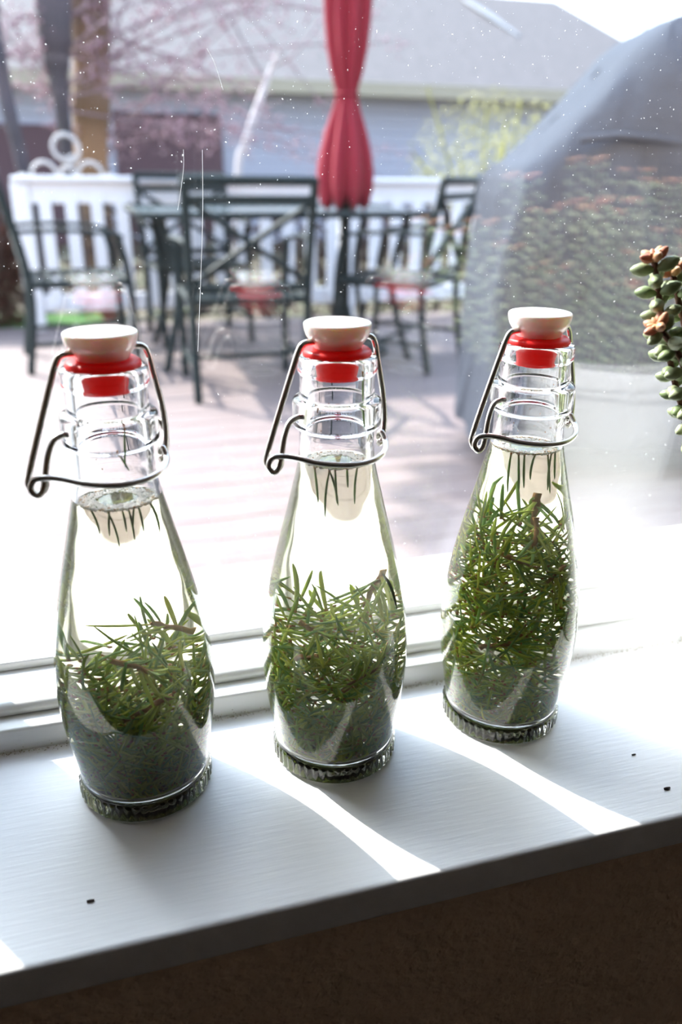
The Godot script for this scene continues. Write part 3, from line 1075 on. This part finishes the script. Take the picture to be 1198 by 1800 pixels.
func grill() -> void:
	var at := Vector3(1.955, DECK, -2.293)
	var rows := []
	var ns := FastNoiseLite.new()
	ns.seed = 7
	ns.frequency = 2.2
	# stations along the length: x, height, half depth
	var st := [[-0.76, 0.60, 0.0], [-0.76, 0.86, 0.27], [-0.755, 0.92, 0.30], [-0.74, 0.955, 0.31], [-0.69, 0.985, 0.315], [-0.60, 1.07, 0.32], [-0.50, 1.18, 0.325], [-0.41, 1.28, 0.33], [-0.35, 1.325, 0.33], [-0.28, 1.345, 0.33], [-0.15, 1.36, 0.33], [0.0, 1.365, 0.33], [0.2, 1.36, 0.33], [0.36, 1.30, 0.325], [0.5, 1.15, 0.32], [0.66, 0.99, 0.31], [0.76, 0.9, 0.29], [0.765, 0.6, 0.0]]
	var fine := []
	for k in st.size() - 1:
		var steps := 1 if st[k][2] == 0.0 or st[k + 1][2] == 0.0 else 4
		for w in steps:
			var t := float(w) / steps
			fine.append([lerpf(st[k][0], st[k + 1][0], t), lerpf(st[k][1], st[k + 1][1], t), lerpf(st[k][2], st[k + 1][2], t)])
	fine.append(st[st.size() - 1])
	for q in fine:
		var row := PackedVector3Array()
		for j in 96:
			var a := TAU * j / 96.0
			var c := cos(a)
			var s := sin(a)
			var e := pow(pow(absf(c), 7.0) + pow(absf(s), 7.0), -1.0 / 7.0)
			var y: float = 0.10 + (q[1] - 0.10) * (0.5 + 0.5 * s * e)
			var flare := 1.0 + 0.06 * (1.0 - y)
			var z: float = q[2] * c * e * flare
			var x: float = q[0] * (1.0 + 0.05 * (1.0 - clampf(y, 0, 1)))
			var fo := ns.get_noise_3d(x * 1.7 + y * 0.5, y * 0.6, z * 1.6) * 0.07
			row.append(Vector3(x + fo * 0.4, y + fo * 0.3 * clampf(s, 0, 1), z + fo * signf(c) * (1.0 if q[2] > 0 else 0.0)))
		if q[2] == 0.0:
			for j in 96:
				row[j] = Vector3(q[0], 0.5, 0)
		rows.append(row)
	var o := put("grill_cover", MB.new().grid(rows).mesh(), M.grill_cloth)
	o.position = at
	o.rotation.y = -0.26
	tag(o, "large barbecue grill under a black fabric cover on the deck", "grill")
	var hem := []
	for k in 13:
		hem.append(Vector3(-0.60 + 0.1 * k, 1.02 + 0.012 * sin(k * 1.3), 0.338 + 0.008 * sin(k * 2.1)))
	put("seam", MB.new().tube(hem, 0.016, 8, 0.6).mesh(), M.grill_cloth, o)

func house() -> void:
	var h := thing("neighbour_house", "neighbouring house with grey shingle roof and lavender siding behind the fence", "house", Vector3(0, -1.0, -14.0))
	put("wall", MB.new().box(Vector3(4.0, 1.2, -2.1), Vector3(13.0, 2.4, 4.0), 0.02).mesh(), M.siding, h)
	for k in 16:
		put("siding_board", MB.new().box(Vector3(4.0, 0.08 + 0.15 * k, -0.085), Vector3(13.0, 0.145, 0.03), 0.008, Basis(Vector3.RIGHT, 0.06)).mesh(), M.siding, h)
	put("fascia", MB.new().box(Vector3(3.9, 2.42, 0.42), Vector3(14.2, 0.2, 0.05), 0.01).mesh(), M.fascia, h)
	put("soffit", MB.new().box(Vector3(3.9, 2.36, 0.15), Vector3(14.2, 0.03, 0.55), 0.005).mesh(), M.fascia, h)
	var r := MB.new()
	var a := Vector3(-3.2, 2.5, 0.45)
	var b := Vector3(11.0, 2.5, 0.45)
	var c := Vector3(9.5, 4.45, -3.2)
	var d := Vector3(-1.2, 4.45, -3.2)
	var e := Vector3(11.0, 2.5, -7.0)
	var g := Vector3(-3.2, 2.5, -7.0)
	r.quad(a, b, c, d, Vector3(0, 1, 1))
	r.quad(g, e, c, d, Vector3(0, 1, -1))
	r.tri(b, e, c, Vector3(1, 1, 0))
	r.tri(a, g, d, Vector3(-1, 1, 0))
	r.quad(a, b, e, g, Vector3(0, -1, 0))
	put("roof", r.mesh(), M.roofing, h)
	for x in [[0.45, 2.1, 1.05], [-1.3, -0.2, 0.85]]:
		put("garage_door", MB.new().box(Vector3((x[0] + x[1]) / 2, x[2] + 0.1, -0.03), Vector3(x[1] - x[0], 1.75, 0.1), 0.02).mesh(), M.dark_door, h)
	put("ridge_vent", MB.new().tube([Vector3(7.4, 4.3, -2.9), Vector3(7.6, 4.0, -2.3), Vector3(7.9, 3.55, -1.5)], [0.10, 0.13, 0.05], 8, 0.3).mesh(), mat("flashing", lin(0.24, 0.24, 0.25), 0.5), h)

func garden() -> void:
	# big trunk, darker trunk leaning across it, thin dark trunk at the edge
	var trunks := [
		["thick brown tree trunk lit on one side behind the railing", [Vector3(0.02, -1.0, -7), Vector3(0.03, 0.2, -7), Vector3(0.10, 0.9, -7), Vector3(0.14, 1.5, -7), Vector3(0.2, 3.0, -7)], [0.17, 0.135, 0.135, 0.16, 0.14], Color(0.19, 0.125, 0.09)],
		["dark grey tree trunk forking up beside the thick brown trunk", [Vector3(-0.12, -1.0, -6.7), Vector3(-0.13, 0.5, -6.7), Vector3(-0.13, 0.85, -6.7), Vector3(-0.11, 1.3, -6.7), Vector3(-0.05, 3.0, -6.7)], [0.05, 0.05, 0.07, 0.13, 0.1], Color(0.065, 0.055, 0.065)],
		["slim dark tree trunk at the far left edge of the view", [Vector3(-0.36, -1.0, -6.2), Vector3(-0.40, 0.1, -6.2), Vector3(-0.46, 0.7, -6.2), Vector3(-0.47, 1.4, -6.2), Vector3(-0.5, 3.0, -6.2)], [0.05, 0.045, 0.045, 0.04, 0.04], Color(0.055, 0.05, 0.065)]]
	var bud := MB.new().lathe([Vector2(0, -1), Vector2(0.8, -0.5), Vector2(0.9, 0.2), Vector2(0, 1)], 5).mesh()
	for ti in 3:
		var q: Array = trunks[ti]
		var t := thing("tree", q[0], "tree", Vector3.ZERO, 0.0, "trees behind the railing")
		var b := MB.new()
		b.col = q[3]
		var line := curve(q[1], 6)
		var rad := []
		for k in line.size():
			var f := float(k) / (line.size() - 1) * 4.0
			rad.append(lerpf(q[2][int(minf(f, 3))], q[2][int(minf(f, 3)) + 1], f - minf(floorf(f), 3)) * rnd(0.93, 1.07))
		var bark := []
		for k in line.size():
			bark.append((q[3] as Color).lerp(Color(0.27, 0.14, 0.06) if ti == 0 else Color(0.10, 0.08, 0.09), rnd(0.0, 0.8)) * rnd(0.65, 1.15))
		b.tube(line, rad, 14, 1.0, bark)
		put("trunk", b.mesh(), M.bark, t)
		if ti > 1:
			continue
		var br := MB.new()
		br.col = Color(0.22, 0.15, 0.17)
		var pl := []
		var cl := []
		for k in ([26, 18][ti] as int):
			var from: Vector3 = line[int(rnd(6, line.size() - 1))]
			var to := Vector3(rnd(-0.9, 2.6), rnd(0.1, 2.2), -7.0 + rnd(-0.8, 0.8))
			var mid := from.lerp(to, 0.5) + Vector3(0, 0.15, 0) + rdir() * 0.12
			var ln := curve([from, mid, to], 6)
			var rd := []
			for w in ln.size():
				rd.append(lerpf(0.009, 0.002, float(w) / ln.size()))
			br.tube(ln, rd, 5)
			for w in 110:
				var p: Vector3 = ln[int(rnd(3, ln.size() - 1))] + rdir() * rnd(0.01, 0.13)
				var s := rnd(0.006, 0.014)
				pl.append(Transform3D(Basis.from_euler(rdir() * 3.0).scaled_local(Vector3(s, s, s)), p))
				cl.append(Color(0.32, 0.15, 0.20).lerp(Color(0.50, 0.33, 0.38), rng.randf()))
		if ti == 0:
			br.tube(curve([Vector3(0.2, 2.9, -7), Vector3(-0.5, 4.0, -7), Vector3(-1.5, 5.3, -7)], 6), 0.05, 8)
			var cp := []
			var cc := []
			for w in 5200:
				var p := rdir() * pow(rng.randf(), 0.4) * Vector3(1.45, 1.0, 0.95) + Vector3(-1.55, 5.4, -7.0)
				var s := rnd(0.05, 0.1)
				cp.append(Transform3D(Basis.from_euler(rdir() * 3.0).scaled_local(Vector3(s, s, s * 0.3)), p))
				cc.append(Color(0.10, 0.16, 0.05).lerp(Color(0.2, 0.26, 0.08), rng.randf()))
			scatter("crown", bud, M.leaf, cp, cc, t)
		put("branches", br.mesh(), M.bark, t, "stuff")
		scatter("pink_buds", bud, M.leaf, pl, cl, t)
	var wb := thing("birch_limb", "pale bare leaning limb rising behind the patio chairs", "tree")
	var pb := MB.new()
	pb.col = Color(0.62, 0.57, 0.58)
	pb.tube(curve([Vector3(1.13, -1.0, -7.2), Vector3(1.2, 0.2, -7.2), Vector3(1.27, 0.45, -7.2), Vector3(1.46, 0.9, -7.2), Vector3(1.56, 1.15, -7.1)], 6), [0.03, 0.03, 0.03, 0.03, 0.03, 0.03, 0.03, 0.03, 0.03, 0.03, 0.03, 0.03, 0.03, 0.03, 0.03, 0.03, 0.028, 0.026, 0.024, 0.021, 0.018, 0.015, 0.012, 0.009, 0.006], 8)
	put("limb", pb.mesh(), M.bark, wb)
	pb = MB.new()
	pb.col = Color(0.3, 0.25, 0.27)
	for q in [[Vector3(1.46, 0.9, -7.2), Vector3(1.3, 1.1, -7.1), Vector3(1.15, 1.35, -7.1)], [Vector3(1.5, 1.0, -7.2), Vector3(1.68, 1.1, -7.1), Vector3(1.9, 1.35, -7.1)]]:
		pb.tube(curve(q, 4), 0.01, 6)
	put("twigs", pb.mesh(), M.bark, wb, "stuff")
	# white scrolled iron panel standing behind the railing
	var sc := thing("scroll_trellis", "white scrolled iron garden trellis top above the railing", "trellis", Vector3(-0.12, DECK - 0.09, -5.62))
	var w := MB.new()
	for q in [[0.0, 1.13, 0.09], [-0.14, 0.98, 0.085], [0.13, 0.98, 0.085], [0.0, 0.98, 0.05], [-0.26, 0.93, 0.055], [0.25, 0.93, 0.055]]:
		var pts := []
		for k in 22:
			var a := -PI / 2 + TAU * 1.15 * k / 21.0
			var rr: float = q[2] * (1.0 - 0.35 * k / 21.0)
			pts.append(Vector3(q[0] + rr * cos(a), q[1] + rr * sin(a), 0))
		w.tube(pts, 0.013, 7)
	put("scrollwork", w.mesh(), mat("grey_iron", lin(0.42, 0.40, 0.40), 0.6), sc)
	for x in [-0.3, 0.3]:
		put("upright", MB.new().tube([Vector3(x, -0.15, 0), Vector3(x, 0.4, 0), Vector3(x, 0.9, 0)], 0.014, 8).mesh(), M.white_fence, sc)
	put("crossbar", MB.new().tube([Vector3(-0.32, 0.88, 0), Vector3(0, 0.885, 0), Vector3(0.32, 0.88, 0)], 0.014, 8).mesh(), M.white_fence, sc)
	shrub("brown_shrub", "reddish brown twiggy shrub left of the white railing", Vector3(-0.78, -0.95, -5.75), Vector3(0.42, 1.10, 0.4), 11000, Color(0.045, 0.02, 0.016), Color(0.10, 0.04, 0.03), 0.03)
	shrub("dark_hedge", "dark brown bare hedge seen between the railing pickets", Vector3(1.9, -0.95, -6.3), Vector3(2.6, 1.0, 0.35), 7000, Color(0.035, 0.024, 0.024), Color(0.085, 0.055, 0.055), 0.045)
	shrub("yellow_bush", "yellow-green spring bush above the railing near the grill", Vector3(3.75, -0.7, -7.6), Vector3(0.95, 1.6, 0.5), 3400, Color(0.42, 0.40, 0.10), Color(0.62, 0.58, 0.28), 0.03)
	shrub("treetop", "sparse yellowish tree at the top right corner", Vector3(13.6, -1.0, -17.0), Vector3(1.6, 6.0, 1.2), 900, Color(0.28, 0.24, 0.10), Color(0.45, 0.38, 0.22), 0.09)

func shrub(called: String, label: String, at: Vector3, half: Vector3, count: int, c0: Color, c1: Color, size: float) -> void:
	var t := thing(called, label, "tree" if called == "treetop" else "shrub", at)
	var st := MB.new()
	st.col = c0 * 0.7
	for k in 12:
		var to := Vector3(rnd(-1, 1) * half.x, half.y * rnd(0.7, 1.05), rnd(-1, 1) * half.z)
		st.tube(curve([Vector3(to.x * 0.3, 0, to.z * 0.3), to * 0.5 + rdir() * 0.05, to], 5), size * 0.3, 5)
	put("stems", st.mesh(), M.bark, t, "stuff")
	var lf := MB.new().lathe([Vector2(0, 0), Vector2(0.3, 0.3), Vector2(0.32, 0.6), Vector2(0, 1)], 5).mesh()
	var pl := []
	var cl := []
	for k in count:
		var d := rdir() * pow(rng.randf(), 0.4)
		var p := Vector3(d.x * half.x, half.y * (0.55 + 0.5 * d.y), d.z * half.z)
		var s := size * rnd(0.6, 1.4)
		pl.append(Transform3D(Basis.from_euler(Vector3(rnd(0, 6), rnd(0, 6), rnd(0, 6))).scaled_local(Vector3(s, s, s * 0.35)), p))
		cl.append(c0.lerp(c1, rng.randf()))
	scatter("foliage", lf, M.dry_twig if c0.g < 0.03 else M.leaf, pl, cl, t)
